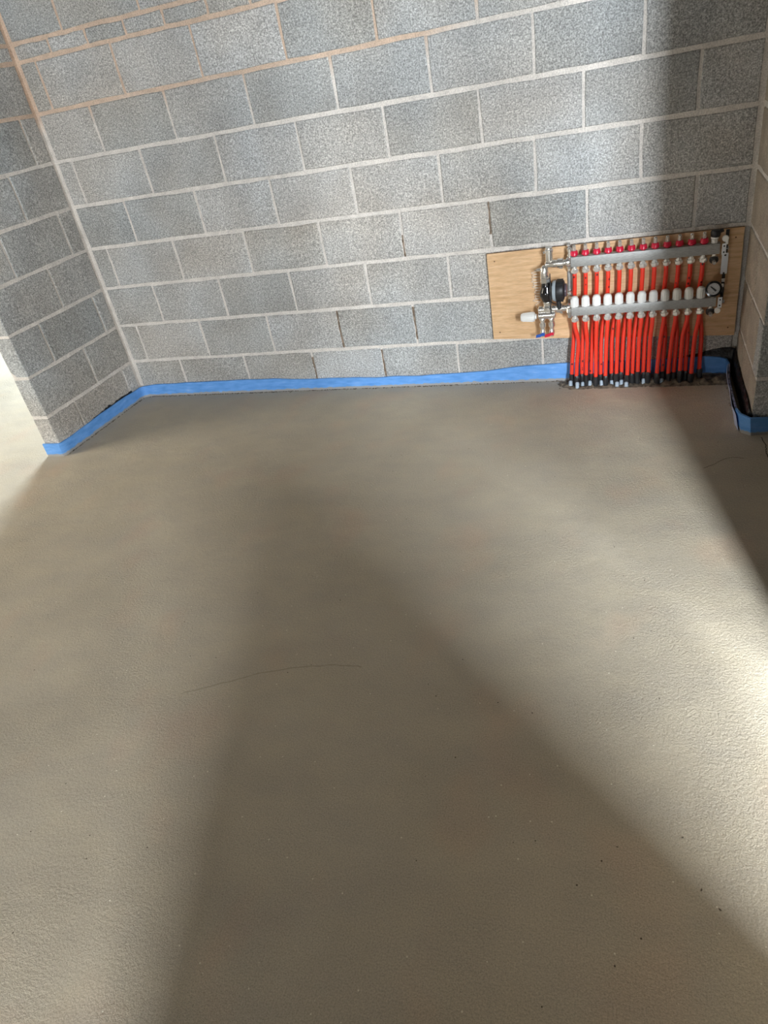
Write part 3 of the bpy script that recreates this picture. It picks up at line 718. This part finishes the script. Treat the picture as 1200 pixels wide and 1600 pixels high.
# capillary coil left of the pump, hung against the board
b = bmesh.new(); pts = []
N = 11 * 10
for i in range(N + 1):
    a = 2 * math.pi * i / 10; z = .592 - .150 * i / N
    rr = .018 + .004 * math.sin(i * .37)
    pts.append((1.762 + rr * math.cos(a) - .006 * math.sin(i * .06), -.031 + .009 * math.sin(a), z))
tube(b, pts, .0014, 5)
tube(b, smooth_path([pts[-1], (1.752, -.03, .425), (1.762, -.05, .41), (1.772, -.08, .40)], 5), .0011, 5)
tube(b, smooth_path([pts[0], (1.775, -.04, .607), (1.79, -.07, .612)], 5), .0011, 5)
part('capillary_coil', b, M_WIRE, label='thin coiled silver capillary tube')
# small vent fitting at the left end of the upper bar
b = bmesh.new(); lathe(b, (1.926, YT, .652), (1.926, YT, 1), [(0, .009), (.008, .009), (.010, .012), (.018, .012), (.020, .008), (.028, .008), (.031, .0125), (.044, .0125), (.048, .008)], 12)
part('bleed_valve', b, M_NICKEL)
for (yy, zc) in ((YT, ZT), (YB, ZBR)):
    b = bmesh.new(); lathe(b, (1.912, yy, zc), (2, yy, zc), [(0, .020), (.003, .022), (.018, .022), (.021, .019)], 8); cyl(b, (1.922, yy, zc - .018), (1.922, yy, zc - .032), .010, seg=8); part('end_union', b, M_NICKEL, ang=25)

# ------------------------------------------------------------ the 24 pipes
ordn = ['first', 'second', 'third', 'fourth', 'fifth', 'sixth', 'seventh', 'eighth', 'ninth', 'tenth', 'eleventh', 'twelfth']
feet = [1.923, 1.948, 1.974, 1.996, 2.020, 2.044, 2.067, 2.091, 2.119, 2.144, 2.168, 2.196, 2.220, 2.245, 2.271, 2.296, 2.335, 2.362, 2.388, 2.414, 2.441, 2.466, 2.493, 2.530]
mid = [1.936, 1.961, 1.981, 2.003, 2.027, 2.046, 2.070, 2.095, 2.120, 2.147, 2.174, 2.201, 2.224, 2.247, 2.275, 2.298, 2.345, 2.366, 2.397, 2.418, 2.443, 2.466, 2.497, 2.527]
for i in range(NP):
    swap = i >= 8
    bk, fr = (2 * i + 1, 2 * i) if swap else (2 * i, 2 * i + 1)
    for which, k, y0, zt in (('upper', bk, YT, ZT - .054), ('lower', fr, YB, ZBR - .052)):
        xf, xm = feet[k], mid[k]
        yf = -.072 + rnd.uniform(-.012, .006) - (.02 if which == 'lower' else 0)
        if which == 'upper':
            ctl = [(PX[i], y0, zt), (PX[i], y0, zt - .05), (PX[i] - .004, y0 + .012, .44), (PX[i] - .004 + (xm - PX[i]) * .4, y0 + .016, .36), (xm, (y0 + yf) / 2 + .008, .245), (xf + (xm - xf) * .3, yf, .13), (xf, yf, .045)]
        else:
            ctl = [(PX[i], y0, zt), (PX[i], y0, zt - .03), (xm, (y0 + yf) / 2, .245), (xf + (xm - xf) * .3, yf, .13), (xf, yf, .045)]
        base = Vector((xf, yf, 0.0))
        b = bmesh.new(); tube(b, [p - base for p in smooth_path(ctl, 6)], .0098, 10)
        lab = 'red plastic pipe from the %s bar, %s port from the left' % (which, ordn[i])
        p_ = frombm('heating_pipe', b, M_PIPE if which == 'upper' else M_PIPE2, None, smooth=True, ang=60); p_.location = base
        tag(p_, lab, 'pipe', 'red pipes dropping from the manifold to the floor')
        b = bmesh.new(); zt_ = .058 + rnd.uniform(-.006, .012)
        jx = rnd.uniform(-.003, .003)
        lathe(b, (jx, 0, zt_), (0, 0, -1), [(0, .0105), (.004, .0128), (.016, .0135), (.030, .013), (zt_ + .002, .0125)], 10)
        for q in b.verts: q.co += Vector((rnd.uniform(-1, 1), rnd.uniform(-1, 1), rnd.uniform(-1, 1))) * .0016
        frombm('tape_wrap', b, M_MATTBLACK, p_, smooth=True)
        if k in (0, 1, 2, 4, 6, 8, 9, 10, 11, 14, 17):
            b = bmesh.new(); s0 = .026 + rnd.uniform(-.006, .006); sx = rnd.uniform(-.006, .006)
            lathe(b, (sx, -.010, s0), (sx, -.022, -.004), [(0, .006), (.004, .0095), (s0 + .002, .0098)], 10)
            frombm('conduit_sleeve', b, M_SLEEVE, p_, smooth=True)
